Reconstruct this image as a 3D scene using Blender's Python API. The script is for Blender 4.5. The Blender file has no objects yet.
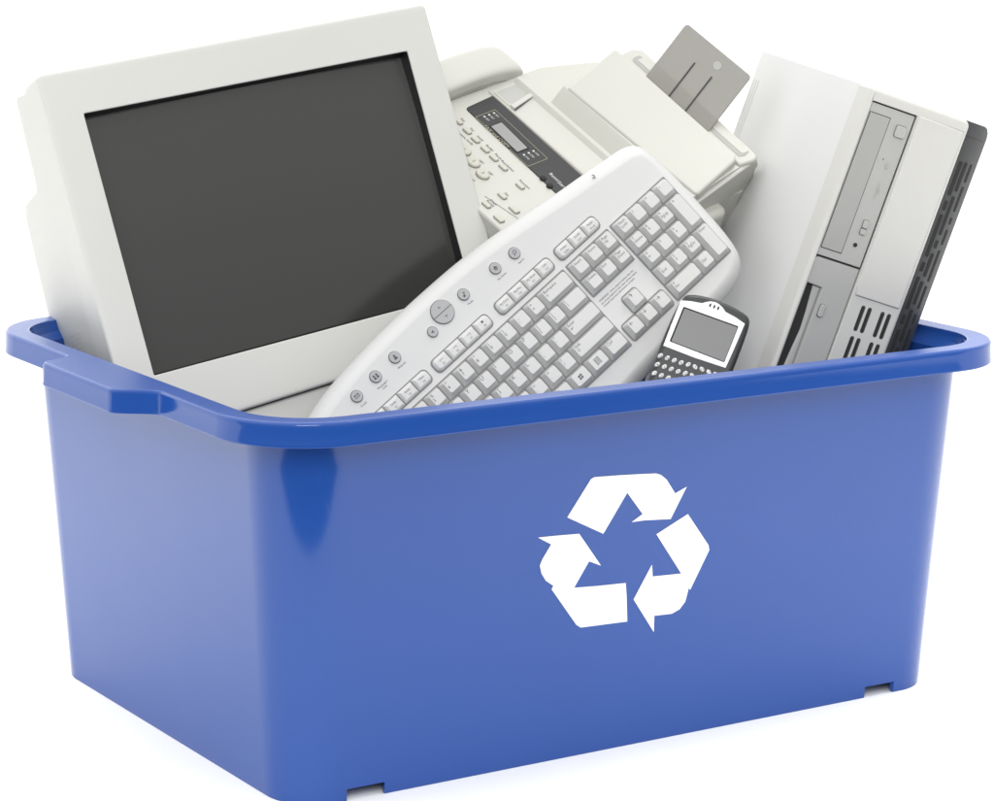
import bpy, bmesh, math, random
from mathutils import Matrix, Vector, Euler
from mathutils.geometry import tessellate_polygon
random.seed(4)
S = bpy.context.scene
WB, WZ, WX, WY = .86, .75, .0, .3      # studio surround
LAMPS = [('key_softbox', (-1.5, -2.5, 1.7), (0, 0, .35), 1.3, 1.3, 48), ('background_added_fill', (-.95, .75, 1.7), (-.95, .75, 0), .9, .9, 2.4), ('background_added_fill', (.80, -.45, 1.7), (.80, -.45, 0), 1.0, 1.0, 4.2)]  # background lamps are added: one whitens the left wall, one thins the shadow
COL = S.collection

# ------------------------------------------------------------------ materials
def mat(name, col, rough=.45, ior=1.5, spec=.5, metal=0, bump=0, bscale=900, var=.03, alpha=None, trans=0, coat=0, sss=0, wave=0):
    m = bpy.data.materials.new(name); m.use_nodes = True
    nt = m.node_tree; b = nt.nodes['Principled BSDF']
    b.inputs['IOR'].default_value = ior; b.inputs['Metallic'].default_value = metal
    b.inputs['Specular IOR Level'].default_value = spec
    b.inputs['Coat Weight'].default_value = coat
    if trans: b.inputs['Transmission Weight'].default_value = trans
    tc = nt.nodes.new('ShaderNodeTexCoord')
    n = nt.nodes.new('ShaderNodeTexNoise'); n.inputs['Scale'].default_value = 9; n.inputs['Detail'].default_value = 5
    nt.links.new(tc.outputs['Object'], n.inputs['Vector'])
    mx = nt.nodes.new('ShaderNodeMix'); mx.data_type = 'RGBA'
    mx.inputs['A'].default_value = (*[c*(1-var) for c in col], 1); mx.inputs['B'].default_value = (*[min(1, c*(1+var)) for c in col], 1)
    nt.links.new(n.outputs['Fac'], mx.inputs['Factor']); nt.links.new(mx.outputs['Result'], b.inputs['Base Color'])
    mr = nt.nodes.new('ShaderNodeMapRange'); mr.inputs['To Min'].default_value = rough*.88; mr.inputs['To Max'].default_value = min(1, rough*1.12)
    nt.links.new(n.outputs['Fac'], mr.inputs['Value']); nt.links.new(mr.outputs['Result'], b.inputs['Roughness'])
    if bump:
        n2 = nt.nodes.new('ShaderNodeTexNoise'); n2.inputs['Scale'].default_value = bscale; n2.inputs['Detail'].default_value = 2
        nt.links.new(tc.outputs['Object'], n2.inputs['Vector'])
        bp = nt.nodes.new('ShaderNodeBump'); bp.inputs['Strength'].default_value = bump; bp.inputs['Distance'].default_value = .0004
        nt.links.new(n2.outputs['Fac'], bp.inputs['Height']); nt.links.new(bp.outputs['Normal'], b.inputs['Normal'])
    if wave:      # very gentle waviness of a thin moulded wall, and fine handling scratches
        n3 = nt.nodes.new('ShaderNodeTexNoise'); n3.inputs['Scale'].default_value = 7; n3.inputs['Detail'].default_value = 1
        nt.links.new(tc.outputs['Object'], n3.inputs['Vector'])
        mp = nt.nodes.new('ShaderNodeMapping'); mp.inputs['Rotation'].default_value = (.4, .9, .6); mp.inputs['Scale'].default_value = (14, 420, 14)
        nt.links.new(tc.outputs['Object'], mp.inputs['Vector'])
        n4 = nt.nodes.new('ShaderNodeTexNoise'); n4.inputs['Scale'].default_value = 1; n4.inputs['Detail'].default_value = 3
        nt.links.new(mp.outputs['Vector'], n4.inputs['Vector'])
        cr = nt.nodes.new('ShaderNodeMapRange'); cr.inputs['From Min'].default_value = .66; cr.inputs['From Max'].default_value = .74; nt.links.new(n4.outputs['Fac'], cr.inputs['Value'])
        ad = nt.nodes.new('ShaderNodeMath'); ad.operation = 'MULTIPLY_ADD'; ad.inputs[1].default_value = .16
        nt.links.new(cr.outputs['Result'], ad.inputs[0]); nt.links.new(mr.outputs['Result'], ad.inputs[2]); nt.links.new(ad.outputs['Value'], b.inputs['Roughness'])
        b3 = nt.nodes.new('ShaderNodeBump'); b3.inputs['Strength'].default_value = wave; b3.inputs['Distance'].default_value = .003
        nt.links.new(n3.outputs['Fac'], b3.inputs['Height']); nt.links.new(bp.outputs['Normal'], b3.inputs['Normal']); nt.links.new(b3.outputs['Normal'], b.inputs['Normal'])
    if alpha is not None: b.inputs['Alpha'].default_value = alpha
    if sss:
        b.inputs['Subsurface Weight'].default_value = sss; b.inputs['Subsurface Radius'].default_value = (.01, .01, .012); b.inputs['Subsurface Scale'].default_value = .5
    return m
def srgb(r, g, b): return tuple(((c/255+.055)/1.055)**2.4 if c > 10 else c/3300 for c in (r, g, b))
K = .60     # surface reflectance of white plastic seen as ~235 in the photograph
def pl(r, g, b, k=K): return tuple(c*k for c in srgb(r, g, b))

M = {}
M['bin'] = mat('blue_plastic', (.013, .062, .278), .10, 1.50, bump=.03, bscale=260, var=.04, wave=.25)
M['rimtop'] = mat('blue_plastic_textured_sheen', (.020, .075, .32), .36, 2.1, bump=.25, bscale=700, var=.03)  # separate blue for the rim top: raised reflectance puts glare into the material
M['symbol'] = mat('white_ink', (.86, .86, .86), .5)
M['mon'] = mat('monitor_plastic', pl(248, 248, 241), .5, bump=.35, bscale=1400, var=.012)
M['monframe'] = mat('monitor_inner_frame', (.012, .012, .012), .35)
M['glass'] = mat('tube_glass', (.036, .036, .034), .14, 1.5, var=.02)
M['kb'] = mat('keyboard_plastic', pl(243, 243, 241), .42, bump=.25, bscale=1600, var=.012)
M['key'] = mat('key_plastic', pl(244, 244, 241), .5, bump=.3, bscale=1800, var=.012)
M['gap_shade'] = mat('key_gap_shade_paint', (.19, .19, .19), .8)  # shade between the keys, painted as an even dark grey
M['ink'] = mat('legend_ink', (.06, .06, .065), .6)
M['inkgrey'] = mat('grey_legend_ink', (.16, .16, .16), .6)
M['btn'] = mat('silver_button', pl(200, 200, 201), .38)
M['btnring'] = mat('button_groove', (.12, .12, .12), .7)
M['case'] = mat('painted_steel', pl(250, 250, 248, .63), .5, bump=.12, bscale=900, var=.01)
M['bezel'] = mat('beige_plastic', pl(243, 242, 236), .5, bump=.35, bscale=1500, var=.012)
M['drive'] = mat('grey_drive_plastic', pl(210, 210, 205), .45, bump=.2, bscale=1500)
M['tray'] = mat('drive_tray_grey', pl(197, 197, 192), .5, bump=.25, bscale=1500)
M['dark'] = mat('dark_recess', (.012, .012, .012), .8)
M['char'] = mat('charcoal_plastic', (.046, .047, .048), .45, bump=.3, bscale=1500)
M['slot'] = mat('slot_shade_paint', (.016, .016, .015), .8)  # dark paint standing in for depth and shade in slots
M['slotg'] = mat('gap_shade_paint', (.06, .06, .055), .8)  # greyer shade paint for vent edges and narrow gaps
M['fax'] = mat('cream_plastic', pl(233, 232, 223), .48, bump=.3, bscale=1500, var=.012)
M['faxkey'] = mat('cream_button', pl(228, 227, 212), .45)
M['strip'] = mat('dark_panel_film', (.022, .022, .023), .45, spec=.35, bump=.1)
M['lcd'] = mat('lcd_glass', (.24, .245, .235), .3)
M['gold'] = mat('yellow_print', (.34, .33, .22), .6)
M['white'] = mat('white_print', (.6, .6, .58), .6)
M['smoke'] = mat('smoked_clear_plastic', (.30, .29, .26), .22, alpha=.8)
M['phone'] = mat('graphite_rubber', (.022, .023, .024), .36, bump=.15, bscale=1800)
M['plate'] = mat('white_face_plate', (.83, .84, .84), .3)
M['pscreen'] = mat('grey_lcd', (.175, .175, .173), .3)
M['pkey'] = mat('pearl_key', (.62, .62, .60), .3)
M['palegrey'] = mat('pale_grey_print', (.68, .68, .68), .5)

# ------------------------------------------------------------------ geometry helpers
class MB:
    def __init__(s): s.bm = bmesh.new(); s.mats = []
    def mi(s, m):
        if m not in s.mats: s.mats.append(m)
        return s.mats.index(m)
    def skin(s, loops, m, cap0=True, cap1=True, closed=True):
        i = s.mi(m); vs = [[s.bm.verts.new(p) for p in L] for L in loops]; n = len(vs[0])
        for a, b in zip(vs, vs[1:]):
            for k in range(n if closed else n-1):
                try: f = s.bm.faces.new((a[k], a[(k+1) % n], b[(k+1) % n], b[k])); f.material_index = i
                except ValueError: pass
        if cap0: f = s.bm.faces.new(vs[0][::-1]); f.material_index = i
        if cap1: f = s.bm.faces.new(vs[-1]); f.material_index = i
        return vs
    def loft(s, poly, prof, m, cap0=True, cap1=True):
        return s.skin([[(x, y, z) for x, y in offset(poly, d)] for d, z in prof], m, cap0, cap1)
    def prism(s, poly, z0, z1, m, r=0, n=3):
        s.loft(poly, [(0, z0)]+rounded(z1, r, n), m)
    def box(s, x0, x1, y0, y1, z0, z1, m, r=0, cr=None, n=3):
        cr = r if cr is None else cr
        p = rrect((x0+x1)/2, (y0+y1)/2, x1-x0, y1-y0, cr)
        s.loft(p, ([(r, z0)]+[(r*(1-math.sin(a*math.pi/2/n)), z0+r*(1-math.cos(a*math.pi/2/n))) for a in range(1, n+1)] if r else [(0, z0)])+rounded(z1, r, n), m)
    def flat(s, pts, z, m):
        f = s.bm.faces.new([s.bm.verts.new((x, y, z)) for x, y in pts]); f.material_index = s.mi(m)
    def text(s, t, x, y, z, size, m, ang=0, align='C'):
        vs, fs, w, h = text_geo(t)
        if not vs: return
        ox = {'C': -w/2, 'L': 0, 'R': -w}[align]; c, sn = math.cos(ang), math.sin(ang); i = s.mi(m)
        nv = [s.bm.verts.new((x+size*((a+ox)*c-(b-.35)*sn), y+size*((a+ox)*sn+(b-.35)*c), z)) for a, b in vs]
        for f in fs:
            try: s.bm.faces.new([nv[k] for k in f]).material_index = i
            except ValueError: pass
    def build(s, name, parent=None, mtx=None, scale=1, ang=35, wn=True):
        bmesh.ops.dissolve_degenerate(s.bm, dist=1e-7, edges=s.bm.edges[:])
        bmesh.ops.recalc_face_normals(s.bm, faces=[f for f in s.bm.faces])
        if scale != 1: bmesh.ops.scale(s.bm, vec=(scale,)*3, verts=s.bm.verts)
        me = bpy.data.meshes.new(name); s.bm.to_mesh(me); s.bm.free()
        for m in s.mats: me.materials.append(m)
        for p in me.polygons: p.use_smooth = True
        me.set_sharp_from_angle(angle=math.radians(ang))
        o = bpy.data.objects.new(name, me); COL.objects.link(o)
        if wn:
            wm = o.modifiers.new('weighted_normal', 'WEIGHTED_NORMAL'); wm.keep_sharp = True; wm.mode = 'FACE_AREA'; wm.weight = 60
        if parent: o.parent = parent
        if mtx is not None: o.matrix_local = mtx
        return o
_tc = {}
def text_geo(t):
    if t in _tc: return _tc[t]
    cu = bpy.data.curves.new('t', 'FONT'); cu.body = t; cu.size = 1; cu.resolution_u = 2
    o = bpy.data.objects.new('t', cu); me = o.to_mesh()
    vs = [(v.co.x, v.co.y) for v in me.vertices]; fs = [tuple(p.vertices) for p in me.polygons]
    o.to_mesh_clear(); bpy.data.objects.remove(o); bpy.data.curves.remove(cu)
    if vs:
        x0 = min(v[0] for v in vs); vs = [(a-x0, b) for a, b in vs]; w = max(v[0] for v in vs); h = max(v[1] for v in vs)
    else: w = h = 0
    _tc[t] = (vs, fs, w, h); return _tc[t]
def rounded(z1, r, n=3):
    if not r: return [(0, z1)]
    return [(r*(1-math.cos(a*math.pi/2/n)), z1-r+r*math.sin(a*math.pi/2/n)) for a in range(n+1)]
class RP(list): pass
def offset(p, d):
    if abs(d) < 1e-9: return list(p)
    if isinstance(p, RP):      # rounded polygon: offset the corners and re-round
        raw, r, nn_ = p.raw, p.rad, p.n
        area = sum(raw[i][0]*raw[(i+1) % len(raw)][1]-raw[(i+1) % len(raw)][0]*raw[i][1] for i in range(len(raw)))
        rs = r if isinstance(r, (list, tuple)) else [r]*len(raw)
        res = []
        for i, q in enumerate(rs):
            a, b, c = Vector(raw[i-1]), Vector(raw[i]), Vector(raw[(i+1) % len(raw)])
            cr = (b-a).cross(c-b)*(1 if area > 0 else -1)
            res.append(max(q-d, 5e-5) if cr >= 0 else max(q+d, 5e-5))
        return roundpoly(offset(list(raw), d), res, nn_)
    n = len(p); out = []
    area = sum(p[i][0]*p[(i+1) % n][1]-p[(i+1) % n][0]*p[i][1] for i in range(n)); sg = 1 if area > 0 else -1
    for i in range(n):
        a, b, c = Vector(p[i-1]), Vector(p[i]), Vector(p[(i+1) % n])
        e1, e2 = (b-a), (c-b)
        if e1.length < 1e-9: e1 = e2
        if e2.length < 1e-9: e2 = e1
        e1.normalize(); e2.normalize()
        n1 = Vector((-e1.y, e1.x))*sg; n2 = Vector((-e2.y, e2.x))*sg
        nn = n1+n2
        if nn.length < 1e-6: nn = n1
        nn.normalize(); q = b+nn*(d/max(.4, nn.dot(n1))); out.append((q.x, q.y))
    return out
def roundpoly(pts, r, n=5):
    out = RP(); N = len(pts); out.raw = list(pts); out.rad = r; out.n = n
    for i in range(N):
        rr = r[i] if isinstance(r, (list, tuple)) else r
        a, b, c = Vector(pts[i-1]), Vector(pts[i]), Vector(pts[(i+1) % N])
        u, v = (a-b).normalized(), (c-b).normalized(); ang = u.angle(v)
        rr = max(rr, 2e-5)
        t = min(rr/math.tan(ang/2), (a-b).length*.49, (c-b).length*.49); rr = t*math.tan(ang/2)
        ce = b+(u+v).normalized()*(rr/math.sin(ang/2)); s0 = b+u*t-ce; s1 = b+v*t-ce
        a0 = math.atan2(s0.y, s0.x); da = math.atan2(s1.y, s1.x)-a0
        while da > math.pi: da -= 2*math.pi
        while da < -math.pi: da += 2*math.pi
        if abs(da) > math.pi*.999 or ang > 3.1:
            out.extend([(b.x, b.y)]*(n+1)); continue
        for k in range(n+1):
            q = a0+da*k/n; out.append((ce.x+rr*math.cos(q), ce.y+rr*math.sin(q)))
    return out
def rrect(cx, cy, w, h, r, n=4):
    P = [(cx-w/2, cy-h/2), (cx+w/2, cy-h/2), (cx+w/2, cy+h/2), (cx-w/2, cy+h/2)]
    return roundpoly(P, max(r, 1e-5), n)
def circ(cx, cy, rx, ry=None, n=24, a0=0, rot=0):
    ry = ry or rx; o = []
    for k in range(n):
        a = a0+2*math.pi*k/n; x, y = rx*math.cos(a), ry*math.sin(a)
        o.append((cx+x*math.cos(rot)-y*math.sin(rot), cy+x*math.sin(rot)+y*math.cos(rot)))
    return o
def spline(pts, n=6):
    out = []; N = len(pts)
    for i in range(N):
        p = [Vector(pts[(i+k-1) % N]) for k in range(4)]
        for j in range(n):
            t = j/n
            q = .5*((2*p[1])+(-p[0]+p[2])*t+(2*p[0]-5*p[1]+4*p[2]-p[3])*t*t+(-p[0]+3*p[1]-3*p[2]+p[3])*t**3)
            out.append((q.x, q.y))
    return out
def mm(*a): return [v/1000 for v in a]
def P(pts): return [(x/1000, y/1000) for x, y in pts]
def thing(name, label, cat, loc, eul=(0, 0, 0)):
    o = bpy.data.objects.new(name, None); COL.objects.link(o); o.empty_display_size = .05
    o.location = loc; o.rotation_euler = eul; o['label'] = label; o['category'] = cat
    return o

# ------------------------------------------------------------------ ground
# white studio paper on a table: it ends a little way in front of the bin and runs back to the horizon
cx_, cy_ = -.538, -.843; EDGE = .90
q0 = Vector((cx_*EDGE, cy_*EDGE)); tt = Vector((-cy_, cx_)); bk = Vector((-cx_, -cy_))
g = MB(); pp = [q0-tt*30, q0+tt*30, q0+tt*30+bk*60, q0-tt*30+bk*60]
g.skin([[(p.x, p.y, z) for p in pp] for z in (-.025, 0)], mat('white_studio_paper', (.93, .93, .93), .95, spec=.0, var=.004))
go = g.build('ground', wn=False); go['kind'] = 'structure'

# ------------------------------------------------------------------ recycling bin
BIN = thing('recycling_bin', 'blue plastic tub with a white recycling symbol, holding all the discarded electronics', 'bin', (0, 0, 0))
CR = 12; SD = 110
def bin_loop(a, b, r, z, pro=0, notch=False):
    """rounded rectangle with a fixed vertex layout, counter-clockwise from the front left"""
    xs = [-.2915, -.2560, .2520, .2865]
    out = []
    def arc(cx, cy, a0):
        for k in range(CR+1):
            q = math.radians(a0+90*k/CR); out.append([cx+r*math.cos(q), cy+r*math.sin(q)])
    def side(p, q, keys=None):
        if keys:
            t = [(k-p[0])/(q[0]-p[0]) for k in keys]
            ts = sorted(set([round(v, 6) for v in t]+[j/SD for j in range(1, SD) if all(abs(j/SD-v) > .005 for v in t)]))
        else: ts = [j/SD for j in range(1, SD)]
        for t in ts: out.append([p[0]+(q[0]-p[0])*t, p[1]+(q[1]-p[1])*t])
        return ts
    arc(-a+r, -b+r, 180)
    F = [(-(.341)+.045), (.341-.045)]
    # front side: parameter positions shared by all loops (taken from the bottom loop)
    t0 = [(k-F[0])/(F[1]-F[0]) for k in xs]
    ts = sorted([v for v in t0]+[j/SD for j in range(1, SD) if all(abs(j/SD-v) > .005 for v in t0)])
    for t in ts: out.append([(-a+r)+(2*a-2*r)*t, -b])
    nidx = [CR+1+ts.index(v) for v in t0]
    arc(a-r, -b+r, 270)
    side((a, -b+r), (a, b-r)); arc(a-r, b-r, 0)
    side((a-r, b), (-a+r, b)); arc(-a+r, b-r, 90)
    side((-a, b-r), (-a, -b+r))
    if pro:
        for p in out:
            if abs(p[0]) > a-.012:
                s = -1 if p[0] < 0 else 1
                y = p[1] if s < 0 else p[1]
                lo0, lo1, hi1, hi0 = -.101, -.071, .065, .085
                if lo0 < y < hi0:
                    f = (y-lo0)/(lo1-lo0) if y < lo1 else ((hi0-y)/(hi0-hi1) if y > hi1 else 1)
                    f = max(0, min(1, f)); f = f*f*(3-2*f)*.85+f*.15
                    p[0] += s*pro*f
    return [(x, y, z) for x, y in out], nidx
def bz(z):   # outer body half sizes at height z
    k = .019*z/.307
    return .341+k, .2347+k, .045+k*.6
body = MB()
W_ = .0035
rows = []
nz = 14
def L_(a, b, r, z, pro=0): return bin_loop(a, b, r, z, pro)[0]
nidx = bin_loop(.3, .2, .04, 0)[1]
a0, b0, r0 = bz(0)
# underside of floor and inner skirt
outer = []
a, b, r = bz(0); outer.append(L_(a-.006, b-.006, r-.004, .011))      # inside of foot skirt, top
outer.append(L_(a-.0042, b-.0042, r-.003, .0105))
outer.append(L_(a-.0035, b-.0035, r-.003, 0.0004))
outer.append(L_(a-.0005, b-.0005, r, 0))
outer.append(L_(a, b, r, .0008))
a, b, r = bz(.0105); outer.append(L_(a, b, r, .0105))
for i in range(1, nz+1):
    z = .0105+(.3045-.0105)*i/nz; a, b, r = bz(z); outer.append(L_(a, b, r, z))
at, bt, rt = bz(.307)
outer.append(L_(at+.0015, bt+.0015, rt+.001, .311))
outer.append(L_(at+.0075, bt+.0075, rt+.008, .3205))   # flare to underside of rim
outer.append(L_(at+.0085, bt+.0085, rt+.009, .3232))
# underside of rim to inner side of skirt
ao, bo, ro = .3892, .2829, .0787
PRO = .0305
outer.append(L_(ao-.006, bo-.006, ro-.006, .3235, PRO))
outer.append(L_(ao-.0032, bo-.0032, ro-.0032, .3215, PRO))
outer.append(L_(ao-.0030, bo-.0030, ro-.0030, .3085, PRO))
outer.append(L_(ao-.0018, bo-.0018, ro-.0018, .3068, PRO))
outer.append(L_(ao+.0004, bo+.0004, ro+.0004, .3070, PRO))
outer.append(L_(ao+.0008, bo+.0008, ro+.0008, .3082, PRO))
outer.append(L_(ao+.0002, bo+.0002, ro, .3100, PRO))
outer.append(L_(ao-.0002, bo-.0002, ro, .3215, PRO))
for k in range(1, 6):
    q = k/5*math.pi/2; rr = .0034
    outer.append(L_(ao-rr*(1-math.cos(q)), bo-rr*(1-math.cos(q)), ro-rr*(1-math.cos(q)), .3235+rr*math.sin(q), PRO))
ai, bi, ri = .3678, .2615, .0600
outer.append(L_(ai+.0018, bi+.0018, ri+.0018, .3268))
outer.append(L_(ai+.0005, bi+.0005, ri+.0005, .3262))
outer.append(L_(ai-.0003, bi-.0003, ri, .3232))
outer.append(L_(ai-.0015, bi-.0015, ri-.001, .3185))
outer.append(L_(at-W_+.001, bt-W_+.001, rt, .311))
for i in range(8):
    z = .304-(.304-.022)*i/7; a, b, r = bz(z); outer.append(L_(a-W_, b-W_, r-.002, z))
a, b, r = bz(.016); outer.append(L_(a-W_-.004, b-W_-.004, r-.004, .0165))
outer.append(L_(a-W_-.012, b-W_-.012, r-.010, .0145))
vs = body.skin(outer, M['bin'])
ti = body.mi(M['rimtop'])
for f in body.bm.faces:
    if f.calc_center_median().z > .3266: f.material_index = ti
# foot notches: open the foot skirt of the front wall
body.bm.faces.ensure_lookup_table()
mi = body.mi(M['bin'])
for s0, s1 in ((nidx[0], nidx[1]), (nidx[2], nidx[3])):
    kill = []
    for k in range(s0, s1):
        for ri_ in (1, 2, 3, 4):
            for f in vs[ri_][k].link_faces:
                if vs[ri_][k+1] in f.verts and vs[ri_+1][k] in f.verts and vs[ri_+1][k+1] in f.verts: kill.append(f)
    bmesh.ops.delete(body.bm, geom=list(set(kill)), context='FACES_ONLY')
    for k in range(s0, s1):
        f = body.bm.faces.new((vs[1][k], vs[1][k+1], vs[5][k+1], vs[5][k])); f.material_index = mi
    for k in (s0, s1):
        f = body.bm.faces.new([vs[j][k] for j in (1, 2, 3, 4, 5)]); f.material_index = mi
body.build('tub', BIN, ang=38)
# symbol on the front wall
arrows = [[(-88.1, 215.2), (-66.1, 245.6), (-62.8, 247.0), (-36.4, 245.6), (-17.8, 244.3), (0.9, 242.8), (6.1, 240.9), (12.3, 236.2), (22.3, 222.7), (34.3, 227.2), (19.1, 200.3), (-8.1, 202.6), (-21.7, 202.7), (-10.8, 208.5), (-28.0, 229.3), (-50.5, 196.1)],
[(5.0, 188.5), (37.2, 202.5), (61.4, 171.5), (62.7, 166.9), (44.6, 133.2), (43.0, 135.4), (41.9, 130.7), (40.1, 123.2), (34.5, 117.1), (26.3, 114.2), (7.7, 115.1), (8.2, 100.3), (-15.2, 133.1), (2.1, 161.9), (3.6, 151.0), (33.9, 149.5)],
[(-116.4, 201.3), (-101.9, 200.8), (-75.2, 199.3), (-51.1, 168.1), (-63.6, 173.7), (-77.6, 152.3), (-53.5, 150.5), (-24.5, 149.1), (-22.9, 138.3), (-20.6, 114.1), (-68.7, 115.8), (-73.4, 119.0), (-100.4, 154.2), (-98.7, 156.9), (-106.5, 162.5), (-111.3, 169.4), (-113.3, 176.5), (-111.5, 181.2), (-103.0, 193.7)]]
sy = MB()
tl = math.atan2(.019, .307)
for A in arrows:
    A = P(A)
    # printed film 0.2 mm proud of the sloping front wall
    vs = [sy.bm.verts.new((x, -(.2347+.019*z/.307)-.0004, z)) for x, z in A]
    for t in tessellate_polygon([[Vector((x, z, 0)) for x, z in A]]):
        sy.bm.faces.new([vs[i] for i in t]).material_index = sy.mi(M['symbol'])
sy.build('recycling_symbol', BIN, wn=False)

# ------------------------------------------------------------------ monitor   (local: x right, y up, z out of the screen; origin top left front corner)
MON = thing('computer_monitor', 'large off-white tube monitor with a dark blank screen, leaning in the left of the bin', 'monitor', (-.37407, .17338, .55946), (1.28164, -.1734, -.11307))
front = P([(1, 2), (380.2, -7.2), (380.6, -319), (-1.5, -334)])
op = P([(34.5, -39.7), (350.4, -47.1), (348.6, -277.4), (32.8, -279.6)])
m = MB()
def ring(mb, o, i, prof_o, prof_i, mt, n=4, ro=.006, ri=.002):
    oo, ii = roundpoly(o, ro, n), roundpoly(i, ri, n)
    L = [[(x, y, z) for x, y in offset(oo, d)] for d, z in prof_o]+[[(x, y, z) for x, y in offset(ii, -d)] for d, z in prof_i]
    mb.skin(L, mt, False, False)
ring(m, front, op, [(.0012, -.046), (0, -.045), (0, -.0035), (.0004, -.0016), (.0013, -.0005), (.0028, 0), (.0060, 0)],
     [(.0012, 0), (.0003, -.0006), (0, -.0018)], M['mon'], 5, .005, .0015)
m.build('front_bezel', MON)
m = MB()
ii = roundpoly(op, .0015, 5)
m.skin([[(x, y, z) for x, y in offset(ii, d)] for d, z in ((0, -.0017), (.0004, -.003), (.0022, -.0165), (.012, -.020))], M['monframe'], False, False)
m.build('screen_surround', MON)
m = MB()      # slightly bulging glass
nx, ny = 24, 18; q = offset(P([(34.5, -39.7), (350.4, -47.1), (348.6, -277.4), (32.8, -279.6)]), .0018)
vv = []
for j in range(ny+1):
    r_ = []
    for i in range(nx+1):
        u, v = i/nx, j/ny
        x = (q[0][0]*(1-u)+q[1][0]*u)*(1-v)+(q[3][0]*(1-u)+q[2][0]*u)*v; y = (q[0][1]*(1-u)+q[1][1]*u)*(1-v)+(q[3][1]*(1-u)+q[2][1]*u)*v
        r_.append(m.bm.verts.new((x, y, -.0065-.0095*((u*2-1)**2*.55+(v*2-1)**2*.45))))
    vv.append(r_)
for j in range(ny):
    for i in range(nx): m.bm.faces.new((vv[j][i], vv[j+1][i], vv[j+1][i+1], vv[j][i+1])).material_index = m.mi(M['glass'])
m.build('screen', MON)
# housing: side profile swept over the width
m = MB()
prof = [(-.0445, -.003), (-.068, -.002), (-.088, .0), (-.100, -.079), (-.104, -.085), (-.155, -.089), (-.166, -.100), (-.186, -.216), (-.178, -.245), (-.110, -.330), (-.0445, -.330)]
prof = roundpoly(prof, [0, 0, .006, .002, .002, .006, .008, .02, .02, .02, 0], 4)
def slab(mb, pr, x0, x1, mt, r=.003):
    L = []
    for d, x in ((r, x0), (r*.3, x0+r*.3), (0, x0+r), (0, x1-r), (r*.3, x1-r*.3), (r, x1)):
        L.append([(x, b, a) for a, b in offset(pr, d)])
    mb.skin(L, mt)
slab(m, prof, .0015, .3775, M['mon'])
hs = m.build('housing', MON)
m = MB()
L = []
for z, k in ((-.150, .0), (-.186, .010), (-.24, .045), (-.262, .058), (-.266, .066)):
    L.append([(x, y, z) for x, y in roundpoly([(.02+k, -.10-k*.5), (.36-k, -.10-k*.5), (.36-k, -.25+k*1.2), (.02+k, -.25+k*1.2)], .02, 5)])
m.skin(L, M['mon']); m.build('rear_cover', MON)
m = MB()      # speaker holes low on the side of the housing
for i in range(9):
    for j in range(8):
        y = -.222-.0042*j; z = -.088-.0046*i
        c = [(0.0013, y+.0007*math.cos(t), z+.0007*math.sin(t)) for t in (0, 1.05, 2.1, 3.14, 4.19, 5.24)]
        m.bm.faces.new([m.bm.verts.new(v) for v in c]).material_index = m.mi(M['tray'])
m.build('side_vent', MON)
m = MB(); m.loft(roundpoly(P([(8, -334.4), (374, -319.6), (374, -374), (8, -374)]), .004, 4), [(0, -.12)]+rounded(-.007, .005, 4), M['mon']); m.build('base', MON)

# ------------------------------------------------------------------ keyboard
U = 19.05
KB = thing('computer_keyboard', 'white desktop keyboard with multimedia buttons, lying tilted across the middle of the pile', 'keyboard', (-.18461, -.06661, .22895), (1.05501, -.59343, .0469))
KS = .965
out = P([(8.6, 67.7), (48, 75.5), (97, 80.5), (140, 82.3), (180, 82.5), (220, 81.5), (260, 78), (300, 73), (340, 67.5), (375, 63.5), (402, 60), (424, 57), (436, 51), (442, 40), (444.5, 25), (445.5, 0), (445.5, -44), (444, -75), (439.5, -95), (428, -107.5), (405, -115), (350, -118.5), (290, -117.5), (220, -122), (140, -125), (60, -122), (0, -116), (-25, -105), (-35, -88), (-39, -50), (-38, 0), (-30, 38), (-12, 58)])
out = spline(out, 4)
m = MB()
m.loft(out, [(.004, -.036), (.001, -.034), (0, -.030), (0, -.024), (.0008, -.0205), (.0025, -.0175), (.0045, -.0148), (.0068, -.0122), (.0095, -.0100), (.0120, -.0087), (.0140, -.0081), (.0155, -.0079)], M['kb'])
bmesh.ops.triangulate(m.bm, faces=[f for f in m.bm.faces if len(f.verts) > 4])
m.build('case', KB, scale=KS, ang=50)
m = MB(); DZ = -.0079
def gap_shade(x0, x1, y0, y1, r=3.2, lip=.9):
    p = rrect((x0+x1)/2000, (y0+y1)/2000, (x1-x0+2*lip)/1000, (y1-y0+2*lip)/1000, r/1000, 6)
    m.loft(p, [(0, DZ-.0002), (0, DZ+.00035)], M['gap_shade'], True, True)  # thin dark plate on the deck paints the shade in the key gaps
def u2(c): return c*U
gap_shade(0, 15*U, -4.5*U, .5*U, 1.5)
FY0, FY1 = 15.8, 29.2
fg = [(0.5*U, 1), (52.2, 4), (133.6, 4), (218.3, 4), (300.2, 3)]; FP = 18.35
for x, n in fg: gap_shade(x-FP/2, x+FP*(n-1)+FP/2, FY0, FY1, 5)
gap_shade(15.25*U, 18.25*U, -1.5*U, .5*U, 1.5)
gap_shade(16.25*U, 17.25*U, -3.5*U, -2.5*U, 4); gap_shade(15.25*U, 18.25*U, -4.5*U, -3.5*U, 4)
gap_shade(18.5*U, 22.5*U, -4.5*U, .5*U, 1.5)
m.build('key_gap_shade', KB, scale=KS)
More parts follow.
